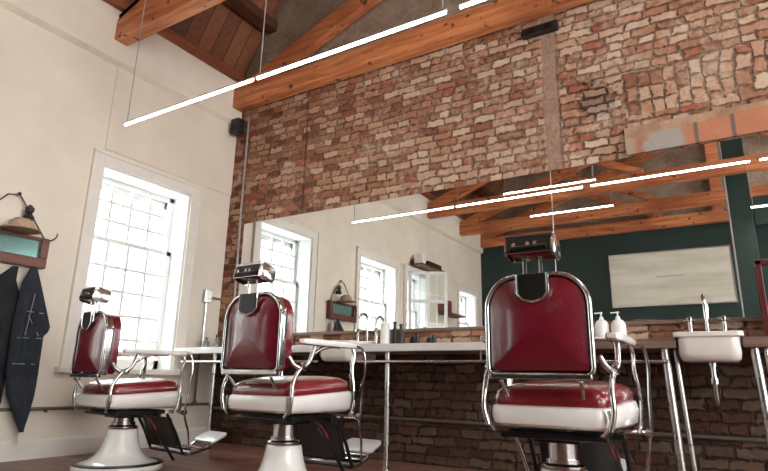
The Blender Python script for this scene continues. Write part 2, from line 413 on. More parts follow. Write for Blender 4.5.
for i_, (a_, b_) in enumerate(SKY):        # unseen roof lights added in the far slope for more daylight
    q = MB()
    for ya, yb in ((a_, a_+.05), (b_-.05, b_), ((a_+b_)/2-.02, (a_+b_)/2+.02)):
        q.prism([(SX0, roof_z(SX0)-.03), (SX1, roof_z(SX1)-.03), (SX1, roof_z(SX1)+.09), (SX0, roof_z(SX0)+.09)], 1, ya, yb)
    q = q.build('window_%d' % (8+i_), 'casing'); struct(q)
# windows
def window(idx, y0, y1, z0, z1, cols, leaf=True):
    w = sempty('window_%d' % idx, (0, (y0+y1)/2, z0))
    o = Vector((0, (y0+y1)/2, z0))
    def L(mb, name, mat, bev=.003, par=w):
        q = mb.build(name, mat, par, bevel=bev); q.data.transform(Matrix.Translation(-o)) if par is w else None; return q
    # casing on the room side
    c = MB(); t = .022; cw = .105
    c.box(0, t, y0-cw, y0, z0-.04, z1+cw); c.box(0, t, y1, y1+cw, z0-.04, z1+cw); c.box(0, t, y0, y1, z1, z1+cw)
    c.box(t, t+.012, y0-cw, y0-cw+.02, z0-.04, z1+cw); c.box(t, t+.012, y1+cw-.02, y1+cw, z0-.04, z1+cw); c.box(t, t+.012, y0-cw, y1+cw, z1+cw-.02, z1+cw)
    L(c, 'casing', 'casing')
    s = MB(); s.box(-.16, .06, y0-cw-.03, y1+cw+.03, z0-.05, z0-.005); L(s, 'window_sill', 'casing', .006)
    r = MB(); xg = -.20
    r.box(xg-.06, -.001, y0, y0+.02, z0, z1); r.box(xg-.06, -.001, y1-.02, y1, z0, z1); r.box(xg-.06, -.001, y0, y1, z1-.02, z1)
    L(r, 'reveal_lining', 'sash')
    if not leaf: return w, o
    a, b_, = y0+.02, y1-.02
    zm = z0+(z1-z0)*.65
    for nm, za, zb, xs, rows in (('lower_sash', z0, zm+.02, xg, 5), ('upper_sash', zm-.02, z1-.02, xg-.045, 3)):
        f = MB(); e = .045
        f.box(xs-.02, xs+.02, a, a+e, za, zb); f.box(xs-.02, xs+.02, b_-e, b_, za, zb)
        f.box(xs-.02, xs+.02, a, b_, za, za+(.08 if za == z0 else .04)); f.box(xs-.02, xs+.02, a, b_, zb-.04, zb)
        for k in range(1, cols):
            yy = a+e+(b_-a-2*e)*k/cols; f.box(xs-.012, xs+.012, yy-.013, yy+.013, za+.02, zb-.02)
        for k in range(1, rows):
            zz = za+.04+(zb-za-.08)*k/rows; f.box(xs-.0105, xs+.0105, a+.02, b_-.02, zz-.013, zz+.013)
        so = L(f, nm, 'sash', 0)
        g = MB(); g.box(xs-.003, xs+.003, a+.02, b_-.02, za+.02, zb-.02); q = g.build('glass', 'glass', so); q.data.transform(Matrix.Translation(-o))
    # the outer storm frame seen through the glass
    f = MB(); xo = -.32
    f.box(xo-.02, xo+.02, a, a+.05, z0, z1); f.box(xo-.02, xo+.02, b_-.05, b_, z0, z1); f.box(xo-.02, xo+.02, a, b_, z1-.12, z1)
    f.box(xo-.02, xo+.02, a, b_, z0, z0+.06); f.box(xo-.015, xo+.015, (a+b_)/2-.02, (a+b_)/2+.02, z0, z1); f.box(xo-.015, xo+.015, a, b_, z0+.42, z0+.46)
    L(f, 'outer_frame', 'sash', 0)
    return w, o
for i, (y0, y1, z0, z1) in enumerate(WIN):
    window(i+1, y0, y1, z0, z1, 4)
# glazed casement leaf standing open into the room from window 3
cl = thing('casement_leaf', 'white glazed casement leaf standing open into the room, seen in the mirror', 'window shutter', (0.055, -3.90, .70))
f = MB(); L_, H_ = .64, 1.66
for u in (0, L_/2-.025, L_-.05): f.box(u, u+.05, -.02, .02, 0, H_)
for z in (0, .55, 1.14, H_-.05): f.box(0, L_, -.02, .02, z, z+.05)
for u in (.175, .465): f.box(u-.008, u+.008, -.012, .012, .05, H_-.05)
f.build('leaf_frame', 'sash', cl, bevel=.003)
MB().box(.03, L_-.03, -.003, .003, .03, H_-.03).build('leaf_glass', 'glass', cl)
cl.rotation_euler.z = math.radians(-37)

# exterior, mostly lost in the glare
bd = thing('neighbouring_building', 'pale hazy building with dark windows seen through the left window', 'building', (-7.5, 2, -1.5))
MB().box(-.5, 0, -14, 14, 0, 6.6).build('wall', 'greyconcrete', bd)
MB().box(0, .12, -14, 14, 4.5, 4.62).build('string_course', 'greyconcrete', bd)
MB().cyl((.1, 3.4, 0), (.1, 3.4, 6.6), .10, 12).build('downpipe', 'pipe', bd)
for k in range(9): MB().box(-.02, .02, -12.4+k*3.0, -11.3+k*3.0, 2.4, 4.0).build('window', 'pipe', bd)

# ------------------------------------------------------------------ roof trusses
def truss(y, label, zb=3.43):
    t = thing('roof_truss', label, 'roof truss', (0, y, zb), 'oak roof trusses')
    yw = .13
    MB().box(.06, W_X-.06, -yw/2, yw/2, 0, .205).build('tie_beam', 'beam_x', t, bevel=.008)
    def rz(x): return 3.49+SLOPE*x-zb
    for s in (0, 1):
        X = (lambda x: x) if s == 0 else (lambda x: W_X-x)
        r = MB(); r.prism([(X(.1), rz(.1)), (X(RZ), rz(RZ)), (X(RZ), rz(RZ)+.19), (X(.06), rz(.06)+.19), (X(.06), .23)], 1, -.055, .055)
        r.build('rafter', 'beam_x', t, bevel=.006)
        q = MB(); q.bar((X(2.2), 0, rz(2.2)+.02), (X(3.6), 0, .22), .09, .11, (0, 1, 0)); q.build('strut', 'beam_x', t, bevel=.005)
    MB().box(RZ-.07, RZ+.07, -.05, .05, .2, rz(RZ)+.05).build('king_post', 'beam_x', t, bevel=.005)
    return t
for y, lab, zz in ((-.085, 'orange oak truss set against the brick wall above the mirror', 3.475),
               (-1.50, 'dark ended truss crossing above the left window', 3.50),
               (-4.6, 'roof truss highest in the mirror, just above the long light row', 3.44),
               (-6.0, 'roof truss seen in the mirror between the green wall truss and the nearer one', 3.44),
               (-7.1, 'roof truss against the dark green wall, lowest in the mirror', 3.42)):
    truss(y, lab, zz)
for k, x in enumerate((.44, 2.7)):
    z = roof_z(x)-.09 if k in (1, 2) else 4.42
    tag(MB().box(x-.07, x+.07, BACK+.01, -.01, z-.06, z+.06).build('purlin', 'beam_y', bevel=.005),
        ['dark oak purlin under the roof boards nearest the left wall', 'dark oak purlin high on the left roof slope', 'dark oak purlin high on the right roof slope', 'dark oak purlin low on the right roof slope'][k], 'purlin', 'roof purlins')

# ------------------------------------------------------------------ linear lights
def light(x0, x1, y, z, label, topz=3.5, c0=True, c1=True):
    t = thing('linear_light', label, 'ceiling light', (x0, y, z), 'suspended led bars')
    Lg = x1-x0
    MB().box(0, Lg, -.010, .010, .019, .034).build('housing', 'alu', t, bevel=.003)
    d = MB(); d.tube([(.01, 0, .012), (Lg-.01, 0, .012)], .0075, 12); d.build('diffuser', 'led', t)
    if c0: MB().cyl((.03, 0, .045), (.03, 0, topz-z), .004, 6).build('suspension_cable', 'cable', t)
    if c1: MB().cyl((Lg-.03, 0, .045), (Lg-.03, 0, topz-z), .004, 6).build('suspension_cable', 'cable', t)
    return t
YL = -1.615
light(.50, 1.915, YL, 2.53, 'led bar nearest the left wall, left end of the front row', 4.70, True, False)
light(1.935, 3.345, YL, 2.53, 'second led bar of the front row, between the cable joints', roof_z(1.96)-.02)
light(3.41, 4.775, YL, 2.53, 'third led bar of the front row, seen along the top of the mirror', roof_z(3.4)-.02)
light(4.83, 6.24, YL, 2.53, 'led bar at the right end of the front row', 5.2)
light(1.90, 3.17, -3.33, 3.2, 'short led bar in the mirror just above the long front row', 5.2)
light(1.90, 3.17, -4.58, 3.2, 'short led bar in the mirror below the long front row', 5.2)
light(4.83, 6.2, -3.97, 2.75, 'led bar in the mirror to the right of the green column', 5.5)

# ------------------------------------------------------------------ mirror, counter, basins
mr = thing('wall_mirror', 'very long frameless mirror across the brick wall above the counter', 'mirror', (.26, -.001, 1.0))
MB().box(0, 5.6, -.012, 0, .012, 1.155).build('mirror_glass', 'mirror', mr, bevel=.002)
MB().box(0, 5.6, -.022, 0, -.012, .012).build('bottom_ledge', 'brownwood', mr, bevel=.002)
tag(MB().box(3.97, 6.2, -.03, 0, 2.165, 2.37).build('brick_lintel', 'lintel', bevel=.006), 'cracked brick and render lintel above the right part of the mirror', 'lintel')

def slab(name, x0, x1, mat, label, holes):
    t = MB(); xs = x0; y0, y1, z0, z1 = -.52, -.003, .805, .86
    for a, b_ in holes:
        t.box(xs, a, y0, y1, z0, z1); t.box(a, b_, y0+.42, y1, z0, z1); xs = b_
    t.box(xs, x1, y0, y1, z0, z1)
    return tag(t.build(name, mat, bevel=.006), label, 'worktop')
B1 = (4.19, 4.50); B2 = (1.72, 2.03)
slab('worktop', .03, 3.3, 'marble', 'pale stone worktop running from the left wall to the middle chair', [B2])
slab('worktop', 3.31, 6.0, 'brownwood', 'brown wooden worktop around the right washbasin', [B1])
def rail(x0, x1, label):
    r = MB(); r.cyl((x0, -.49, .735), (x1, -.49, .735), .011, 10)
    x = x0+.05
    while x < x1: r.cyl((x, -.49, .735), (x, -.49, .806), .006, 8); x += .93
    tag(r.build('towel_rail', 'chrome'), label, 'rail', 'towel rails')
rail(2.06, 3.28, 'chrome towel rail under the pale stone worktop, left of the right chair'); rail(.10, 1.69, 'chrome towel rail under the stone worktop by the left corner'); rail(3.32, 4.14, 'chrome towel rail under the wooden worktop, left of the right basin')
def leg(x, y, r, label, lean=0.):
    t = MB(); t.cyl((x, y, .804), (x+lean, y, .012), r, 14); t.lathe([(r*1.5, 0), (r*1.5, .012), (r, .02)], (x+lean, y, 0), 14)
    tag(t.build('counter_leg', 'nickel'), label, 'counter leg', 'counter legs')
leg(.50, -.45, .016, 'steel counter leg nearest the left wall')
leg(2.30, -.45, .018, 'steel counter leg between the two left chairs and the middle chair')
leg(4.125, -.46, .021, 'thick steel counter leg left of the right basin', .03)
leg(4.175, -.42, .012, 'thin steel leg just right of the thick leg by the right basin', .04)
leg(4.55, -.46, .021, 'thick steel counter leg right of the right basin', .03)
leg(4.60, -.42, .012, 'thin steel leg at the right edge, behind the thick leg', .04)

def basin(x0, x1, label, cat='washbasin'):
    cx = (x0+x1)/2; w = x1-x0-.006; t = thing('washbasin', label, cat, (cx, -.34, .735), 'counter washbasins')
    b_ = MB(); d = .42
    O = [rrect(w*.86, d*.84, .06), rrect(w*.93, d*.92, .06), rrect(w*.97, d*.97, .05), rrect(w*.97, d*.97, .05), rrect(w+.03, d+.01, .035), rrect(w+.03, d+.01, .035)]
    Z = [0, .012, .04, .125, .130, .155]
    rings = [[(p[0], p[1], z) for p in o] for o, z in zip(O, Z)]
    inner = [[(p[0], p[1], z) for p in rrect(w-.04, d-.05, .05)] for z in (.155,)] + [[(p[0], p[1], .03) for p in rrect(w*.75, d*.72, .06)]]
    b_.loft(rings+inner); b_.build('bowl', 'basin', t, bevel=.004)
    q = MB(); q.cyl((0, .05, 0), (0, .05, -.02), .022, 14); q.build('waste_outlet', 'chrome', t)
    return t
basin(*B1, 'white ceramic washbasin set in the wooden worktop at the right')
basin(*B2, 'white ceramic washbasin set in the stone worktop behind the second chair')
def trap(cx, label):
    t = MB(); t.tube(smooth_path([(cx, -.29, .715), (cx, -.29, .60), (cx, -.27, .52), (cx, -.2, .50), (cx, -.15, .54), (cx, -.13, .60), (cx, -.06, .62), (cx, -.004, .62)]), .015, 12)
    t.lathe([(.024, 0), (.024, .03)], (cx, -.29, .62), 14)
    tag(t.build('waste_pipe', 'chrome'), label, 'pipe', 'waste pipes')
trap(4.345, 'chrome waste trap under the right washbasin'); trap(1.875, 'chrome waste trap under the washbasin behind the second chair')
def taps(cx, label):
    t = thing('basin_tap', label, 'tap', (cx, -.085, .861), 'pillar taps')
    s = MB(); s.lathe([(.022, 0), (.022, .015), (.012, .025), (.012, .10)], (0, 0, 0), 14)
    s.tube(smooth_path([(0, 0, .09), (0, 0, .22), (0, -.02, .265), (0, -.07, .275), (0, -.105, .25), (0, -.11, .22)]), .011, 10); s.build('spout', 'chrome', t)
    b_ = MB(); b_.cyl((-.09, 0, .05), (.09, 0, .05), .011, 10); b_.build('bridge', 'chrome', t)
    for sx in (-.09, .09):
        h = MB(); h.lathe([(.02, 0), (.02, .012), (.013, .02), (.013, .12), (.008, .135)], (sx, 0, 0), 12)
        h.cyl((sx-.035, 0, .14), (sx+.035, 0, .14), .008, 8); h.cyl((sx, -.035, .14), (sx, .035, .14), .008, 8); h.lathe([(.014, .13), (.016, .15), (.008, .16)], (sx, 0, 0), 12)
        h.build('handle', 'chrome', t)
taps(4.335, 'chrome tap with two cross handles behind the right washbasin'); taps(1.875, 'chrome tap behind the washbasin near the second chair')

# things standing on the worktops
ZT = .8605
def bottle(name, x, y, prof, mat, capm, capprof, label, group=None, cat='bottle'):
    t = thing(name, label, cat, (x, y, ZT), group)
    MB().lathe(prof, n=20).build('body', mat, t); MB().lathe(capprof, n=14).build('cap', capm, t)
    return t
for x, y, lab in ((3.775, -.33, 'left one of two white pump bottles beside the middle chair'), (3.872, -.33, 'right one of two white pump bottles beside the middle chair')):
    t = bottle('soap_dispenser', x, y, [(.040, 0), (.043, .01), (.043, .10), (.030, .125), (.013, .135)], 'white_plastic', 'white_plastic', [(.013, .135), (.013, .15), (.005, .152), (.005, .172), (.010, .173), (.010, .18)], lab, 'white pump bottles')
    MB().bar((0, 0, .177), (-.035, -.02, .172), .008, .006).build('nozzle', 'white_plastic', t)
for x, h, lab in ((2.245, .185, 'tall black bottle just right of the white canister'), (2.30, .165, 'shorter black bottle right of the tall black bottle')):
    bottle('tonic_bottle', x, -.26, [(.026, 0), (.028, .01), (.028, h*.62), (.012, h*.74), (.011, h*.9)], 'black', 'black', [(.014, h*.9), (.014, h)], lab, 'black bottles')
tag(MB().lathe([(.035, 0), (.037, .006), (.037, .165), (.034, .172), (.02, .176)], n=24).build('canister', 'white_plastic'), 'white cylindrical canister left of the black bottles', 'canister').location = (2.17, -.28, ZT)
for i, (x, y, r, h) in enumerate(((2.37, -.2, .022, .07), (2.43, -.24, .02, .09), (2.50, -.18, .024, .06), (2.56, -.22, .018, .08))):
    o = MB().lathe([(r*.9, 0), (r, .006), (r, h*.8), (r*.8, h*.82), (r*.8, h)], n=16).build('pomade_jar', 'black'); o.location = (x, y, ZT)
    tag(o, ['black jar nearest the black bottles', 'taller black jar, second from the black bottles', 'low wide black jar, third from the black bottles', 'thin black jar, farthest from the black bottles'][i], 'jar', 'black jars')
for i, (x, y, h) in enumerate(((.22, -.20, .14), (.30, -.27, .12), (.38, -.22, .15), (.13, -.25, .11))):
    bottle('lotion_bottle', x, y, [(.025, 0), (.027, .01), (.027, h*.6), (.011, h*.78), (.010, h*.9)], 'bottleglass' if i != 2 else 'black', 'black', [(.013, h*.9), (.013, h)],
           ['clear lotion bottle on the worktop by the left corner, second from the wall', 'clear lotion bottle third from the left wall', 'dark lotion bottle farthest from the left wall', 'small clear bottle closest to the left wall'][i], 'lotion bottles by the corner')
# pale tray holding the pump bottles' cloth
tag(MB().box(3.72, 3.93, -.54, -.43, .8605, .872).build('folded_towel', 'white_plastic', bevel=.005), 'folded white towel at the worktop edge in front of the pump bottles', 'towel')
# maroon framed panel standing on the worktop at the right edge
fr = thing('standing_frame', 'maroon wooden frame standing on the worktop at the right edge', 'picture frame', (4.62, -.12, ZT))
q = MB(); q.box(0, .03, -.015, .015, 0, .47); q.box(.45, .48, -.015, .015, 0, .47); q.box(0, .48, -.015, .015, .44, .47); q.box(0, .48, -.015, .015, 0, .03); q.build('frame', 'maroon', fr, bevel=.003)
MB().box(.03, .45, -.002, .006, .03, .44).build('panel', 'green_steel', fr)

# ------------------------------------------------------------------ pipes, conduit and boxes
p = MB(); p.cyl((.026, BACK+.1, .35), (.026, -.03, .35), .013, 10)
for y in (-7, -5.6, -4.2, -2.8, -1.6, -.9): p.cyl((.02, y, .33), (0, y, .33), .01, 8)
tag(p.build('heating_pipe', 'pipe'), 'long brown pipe running low along the left wall', 'pipe')
p = MB(); p.cyl((.05, -.25, .804), (.05, -.25, .365), .012, 10); p.lathe([(.024, .34), (.024, .38)], (.05, -.25, 0), 12)
tag(p.build('riser_pipe', 'pipe'), 'vertical brown pipe under the worktop in the left corner', 'pipe')
p = MB(); p.cyl((.02, -.022, .315), (6, -.022, .315), .012, 10)
tag(p.build('water_pipe', 'pipe'), 'thin horizontal pipe along the brick wall under the counter', 'pipe')
p = MB(); p.tube([(.20, -.018, 3.35), (.20, -.018, 2.3), (.215, -.018, 1.6), (.215, -.018, .87)], .011, 8)
tag(p.build('conduit', 'cable'), 'pale vertical conduit on the brick beside the mirror edge', 'conduit')
sb = thing('switch_box', 'grey metal switch box with conduit on the left wall above the corner bottles', 'switch box', (.0, -.20, 1.32))
MB().box(.0, .05, -.045, .045, 0, .13).build('box', 'nickel', sb, bevel=.005)
MB().cyl((.02, 0, 0), (.02, 0, -.458), .010, 8).build('conduit_drop', 'nickel', sb)
MB().cyl((.02, .045, .06), (.02, .19, .06), .010, 8).build('conduit_branch', 'nickel', sb)
sp = thing('loudspeaker', 'small black loudspeaker in the top left corner of the brick wall', 'speaker', (.11, -.09, 3.17))
MB().box(-.06, .06, -.05, .05, 0, .17).build('cabinet', 'black', sp, bevel=.01)
MB().lathe([(.035, -.052), (.035, -.056), (.02, -.053)], (0, 0, .06), 20, 'y').build('speaker_cone', 'iron', sp)
MB().box(-.012, .012, .05, .088, .07, .1).build('bracket', 'black', sp)
em = thing('emergency_light', 'black box with two round lamps on the brick below the orange beam', 'emergency light', (3.42, -.002, 3.30))
MB().box(-.145, .145, -.05, 0, 0.02, .10).build('housing', 'black', em, bevel=.008)
for sx in (-.06, .07): MB().lathe([(.028, -.05), (.03, -.058), (.018, -.060)], (sx, 0, .055), 18, 'y').build('lamp', 'iron', em)

# ------------------------------------------------------------------ rear of the room, seen in the mirror
wb = thing('whiteboard', 'large blank whiteboard hung on the dark green wall', 'whiteboard', (3.61, BACK+.001, 2.03))
MB().box(-.98, .98, .02, .045, 0, .96).build('board', 'board', wb, bevel=.004)
q = MB()
for a in ((-1, 1, -.02, 0), (-1, 1, .96, .98)): q.box(a[0], a[1], 0, .05, a[2], a[3])
q.box(-1, -.98, 0, .05, 0, .96); q.box(.98, 1, 0, .05, 0, .96); q.build('frame', 'alu', wb)
MB().box(-.22, .22, .045, .0465, .50, .515).build('faint_line', 'cable', wb)
cm = thing('steel_column', 'dark green steel column to the right of the whiteboard', 'column', (4.76, -4.95, 0))
q = MB(); q.box(-.13, .13, -.10, -.085, 0, 4.6); q.box(-.13, .13, .085, .10, 0, 4.6); q.box(-.01, .01, -.085, .085, 0, 4.6); q.build('shaft', 'green_steel', cm, bevel=.003)
MB().cyl((-.145, .11, 0), (-.145, .11, 4.3), .012, 8).build('conduit', 'cable', cm)
MB().box(-.2, .2, -.17, .17, 0, .02).build('foot_plate', 'green_steel', cm)
tag(MB().box(4.9, W_X-.01, -5.1, -4.85, 2.75, 3.15).build('steel_beam', 'green_steel', bevel=.004), 'dark green steel beam to the right of the green column', 'beam')
wc = thing('wall_cabinet', 'dark open wall cabinet with shelf beside the rear window, seen in the mirror', 'cabinet', (0, -5.45, 0))
MB().box(.01, .16, -.28, .28, 1.15, 1.55).build('cupboard', 'black', wc, bevel=.005)
MB().box(.01, .22, -.35, .35, 1.78, 1.81).build('shelf', 'beam_y', wc)
tag(MB().box(.02, .2, -5.25, -5.05, 1.811, 2.02).build('storage_box', 'framewood', bevel=.004), 'reddish box on the rear shelf seen in the mirror', 'box')
hd = thing('high_shelf', 'dark high shelf above the open casement, seen in the mirror', 'shelf', (0, -4.45, 2.475))
MB().box(.035, .24, -.42, .42, 0, .03).build('board', 'beam_y', hd); MB().box(.035, .06, -.42, .42, -.0, .10).build('back_rail', 'beam_y', hd)
tag(MB().box(.07, .22, -4.19, -4.05, 2.506, 2.66).build('storage_box', 'white_plastic', bevel=.005), 'white box on the high shelf above the open casement', 'box')
tag(MB().box(.07, .22, -4.80, -4.30, 2.506, 2.59).build('storage_case', 'black', bevel=.005), 'long dark case on the high shelf above the open casement', 'case')
tag(MB().cyl((2.31, -4.4, 1.9), (2.31, -4.4, roof_z(2.31)), .007, 6).build('pull_cord', 'white_plastic'), 'thin pale cord hanging from the roof, seen in the mirror above the right chair', 'cord')

# ------------------------------------------------------------------ hanging framed mirror and clothes at left
hm = thing('hanging_mirror', 'rope hung wooden framed mirror on the left wall with a teal reflection painted on its glass', 'mirror', (0, -2.08, 1.37))
q = MB(); q.box(.006, .075, -.33, .27, 0, .075); q.box(.006, .075, .215, .27, .075, .225); q.box(.006, .075, -.33, -.275, .075, .225); q.box(.006, .06, -.33, .27, .205, .235)
q.build('frame', 'framewood', hm, bevel=.006)
MB().box(.02, .045, -.28, .22, .07, .21).build('mirror_pane', 'teal', hm)
MB().tube([(.03, -.29, .23), (.03, -.06, .51), (.03, .02, .525), (.03, .245, .235)], .006, 8).build('rope', 'rope', hm)
MB().lathe([(.006, 0), (.006, .035), (.014, .035), (.014, .04)], (0, .01, .53), 10, 'x').build('nail', 'iron', hm)
MB().tube(smooth_path([(.05, .245, .22), (.08, .275, .225), (.10, .295, .25), (.10, .30, .28)]), .005, 8).build('hook', 'iron', hm)
MB().lathe([(.03, .0), (.04, .03), (.02, .06), (.03, .075), (.032, .1), (.01, .125)], (.06, .09, .335), 16).build('tassel', 'black', hm)
hat = MB(); hat.lathe([(.13, 0), (.13, .008), (.085, .014), (.08, .06), (.05, .085), (.01, .09)], (0, 0, 0), 28)
tag(hat.build('straw_hat', 'straw'), 'tan straw hat lying on top of the rope hung mirror frame', 'hat').location = (.135, -2.06, 1.608)
def garment(name, mat, outline, x0, th, label, seed, pleats):
    """outline: (z, y left, y right) hem corners from top to bottom; x0 = clearance from the wall, th = thickness"""
    rnd = random.Random(seed); rings = []; N = 22; rows = []
    for (za, la, ra), (zb, lb, rb_) in zip(outline, outline[1:]):
        n = max(1, int(abs(za-zb)/.03))
        for i in range(n): t = i/n; rows.append((za+(zb-za)*t, la+(lb-la)*t, ra+(rb_-ra)*t))
    rows.append(outline[-1]); zt = rows[0][0]; ph = [rnd.random()*6 for _ in range(4)]
    for z, l, r in rows:
        ring = []; d = zt-z; grow = min(1, .25+d*2.2)
        for side in (0, 1):
            for k in range(N+1):
                t = k/N if side == 0 else 1-k/N
                y = l+(r-l)*t; bulge = math.sin(PI*t)**.45
                w = abs(math.sin(y*pleats+ph[0]+d*.9))**1.5+.45*math.sin(y*pleats*2.3+ph[1]-d*2.1)+.25*math.sin(d*17+y*9+ph[2])
                x = x0+th*(.25+grow*bulge*(.55+.38*w)) if side == 0 else x0+th*.12*(1-bulge)
                ring.append((x, y, z))
        rings.append(ring)
    yc = sum(outline[0][1:])/2; t = thing(name, label, 'clothing', (0, yc, zt))
    m_ = MB().loft(rings).build('cloth', mat, t); m_.data.transform(Matrix.Translation((0, -yc, -zt)))
    return t
g = garment('denim_apron', 'denim', [(1.365, -1.93, -1.89), (1.24, -1.975, -1.84), (.965, -1.985, -1.735), (.94, -1.985, -1.725), (.90, -1.985, -1.735), (.865, -1.985, -1.765), (.60, -1.975, -1.755), (.45, -1.94, -1.76), (.31, -1.87, -1.775), (.20, -1.815, -1.795)],
            -0+.102, .05, 'dark denim apron with pale stitching hanging from the right end of the mirror frame', 3, 34)
for (a, b_) in (((.062, -.03, -.33), (.062, .10, -.335)), ((.062, .0, -.36), (.062, .095, -.50)), ((.062, -.05, -.52), (.062, .12, -.515)), ((.062, -.05, -.70), (.062, .10, -.70)), ((.062, .02, -.20), (.062, .0, -.50))):
    MB().tube([(p_[0]+.088, p_[1], p_[2]) for p_ in (a, b_)], .003, 6).build('stitching', 'stitch', g)
MB().tube(smooth_path([(.12, .10, -1.10), (.115, .115, -1.15), (.12, .09, -1.19), (.115, .10, -1.25)]), .008, 8).build('apron_tie', 'casing', g)
garment('black_coat', 'blackcloth', [(1.355, -2.03, -1.99), (1.26, -2.12, -1.99), (1.16, -2.24, -1.95), (1.05, -2.29, -1.93), (.70, -2.30, -1.94), (.40, -2.30, -1.94), (.23, -2.29, -1.98), (.20, -2.27, -2.0)], .042, .05,
        'black coat hanging left of the denim apron at the picture edge', 8, 22)

# ------------------------------------------------------------------ barber chairs
def shield(w, h, rt, rb, n=8):
    """outline in x,z: bottom at z=0, rounded top corners"""
    out = []
    for cx, cz, r, a0 in ((w/2-rt, h-rt, rt, 0), (-w/2+rt, h-rt, rt, 90), (-w/2+rb, rb, rb, 180), (w/2-rb, rb, rb, 270)):
        for k in range(n+1):
            a = math.radians(a0+90*k/n); out.append((cx+r*math.cos(a), cz+r*math.sin(a)))
    # soften: crown the top edge slightly
    return [(x, z+(.018*(1-(2*x/w)**2) if z > h*.7 else 0)) for x, z in out]
def dome(outline, cz, y0, depth, sgn, steps=7, p=2.6):
    rings = []
    for i in range(steps+1):
        t = 1-i/steps*.97
        rings.append([(x*t, y0+sgn*depth*(1-t**p), cz+(z-cz)*t) for x, z in outline])
    return rings

def make_chair():
    t = thing('barber_chair', '', 'barber chair', (0, 0, 0), 'vintage barber chairs')
    UP = []
    b = MB(); b.lathe([(.285, 0), (.29, .010), (.287, .028), (.275, .036), (.235, .042), (.195, .055), (.165, .075), (.142, .10), (.125, .13), (.112, .17), (.103, .21), (.098, .242), (.094, .25)], n=48); b.build('base', 'porcelain', t)
    b = MB(); b.lathe([(.284, .034), (.282, .042), (.252, .046), (.243, .040)], n=48); b.build('base_ring', 'black', t)
    b = MB(); b.lathe([(.09, .25), (.094, .255), (.094, .268), (.085, .276), (.076, .278), (.076, .295)], n=36); b.build('collar', 'chrome', t)
    b = MB(); b.lathe([(.065, .28), (.065, .46)], n=32); b.build('piston', 'chrome', t)
    def part(mb, nm, mat, par=None, **k):
        o = mb.build(nm, mat, par or t, **k)
        if par is None: UP.append(o)
        return o
    # underframe
    b = MB(); b.box(-.19, .19, -.15, .19, .385, .412); b.box(-.10, .10, -.09, .09, .36, .39); b.cyl((-.24, .12, .385), (.24, .12, .385), .016, 12); b.cyl((-.22, -.16, .39), (.22, -.16, .39), .012, 10)
    part(b, 'underframe', 'iron', bevel=.004)
    # enamelled seat shell, bowed on every side
    def se(w, d, z, y=0, r=.05, bow=.0, top=True):
        pts = rrect(w, d, r, 6); out = []
        for x, yy in pts:
            bx = bow*(1-min(1, abs(yy/(d/2)))**2)*(1 if x > 0 else -1) if abs(x) > w/2-r else 0
            by = bow*(1-min(1, abs(x/(w/2)))**2)*(1 if yy > 0 else -1) if abs(yy) > d/2-r else 0
            fx = 1+.10*((yy+.25)/.5-.35)*2
            fz = .034*max(0, (yy+.25)/.5)*max(0, min(1, (z-.43)/.08))
            out.append(((x+bx)*fx, yy+by+y, z+fz))
        return out
    b = MB(); b.loft([se(.43, .42, .425, .01), se(.47, .46, .429, .01), se(.495, .49, .440, .01, bow=.01), se(.505, .50, .462, .01, bow=.012), se(.505, .50, .490, .01, bow=.012), se(.495, .49, .506, .01, bow=.01), se(.475, .47, .511, .01)])
    part(b, 'seat_shell', 'porcelain')
    for sx in (-1, 1):
        for yy in (-.235, .245):
            b = MB(); b.tube([(sx*.24, yy, .408), (sx*.262, yy*1.0, .43), (sx*.274, yy*.96, .465), (sx*.266, yy*.97, .505)], .007, 8)
            for v in b.bm.verts: v.co.x *= .955*(1+.10*((v.co.y+.25)/.5-.35)*2)
            part(b, 'shell_trim', 'chrome')
    b = MB(); rings = []
    for z, s_ in ((.497, .93), (.515, .965), (.540, .965), (.565, .92), (.580, .82), (.591, .64), (.597, .40), (.599, .05)):
        rings.append(se(.505*s_, .48*s_, z, .01, .05*s_))
    b.loft(rings); part(b, 'seat_cushion', 'tanleather')
    # back
    yb = -.27; zb = .635; Wb, Hb = .425, .39
    O = shield(Wb-.03, Hb-.03, .095, .02); O2 = shield(Wb, Hb, .115, .03)
    O = [(x, z+.017) for x, z in O]
    b = MB(); rr = dome(O, Hb/2, 0, .035, -1); b.loft([[(x, .03, z) for x, z in O]]+rr)
    bp = part(b, 'back_panel', 'leather'); bp.data.transform(Matrix.Translation((0, yb-.03, zb)))
    b = MB(); ring = [(x, 0, z) for x, z in O2]
    b.tube(ring+[ring[0]], .010, 10, cap=False)
    A = [[(x, -.006, z) for x, z in O2], [(x*1.01, .015, z) for x, z in O2], [(x*1.01, .035, z) for x, z in O2], [(x*.985, .05, z) for x, z in O2]]
    Bq = [[(x*.95, .05, Hb/2+(z-Hb/2)*.95) for x, z in O2], [(x*.95, -.006, Hb/2+(z-Hb/2)*.95) for x, z in O2]]
    b.loft(A+Bq, cap=False)
    R1 = None
    bf = part(b, 'back_frame', 'chrome'); bf.data.transform(Matrix.Translation((0, yb-.03, zb)))
    O3 = shield(Wb-.02, Hb-.01, .10, .05)
    b = MB(); cush = dome(O3, Hb/2, 0, .03, 1, 6, 3)
    b.loft([[(x*.9, 0, Hb/2+(z-Hb/2)*.9) for x, z in O3], [(x*1., .010, z) for x, z in O3], [(x*1.01, .035, z) for x, z in O3]]+[[(x, y+.055, z) for x, y, z in r] for r in cush])
    bc = part(b, 'back_cushion', 'leather'); bc.data.transform(Matrix.Translation((0, yb+.017, zb+.005)))
    b = MB(); b.box(-.205, .205, -.012, .012, -.018, .004)
    for sx in (-.16, .16): b.cyl((sx, 0, -.02), (sx*.95, .06, -.09), .008, 8)
    lb = part(b, 'lower_back_rail', 'chrome', bevel=.004); lb.data.transform(Matrix.Translation((0, yb-.03, zb)))
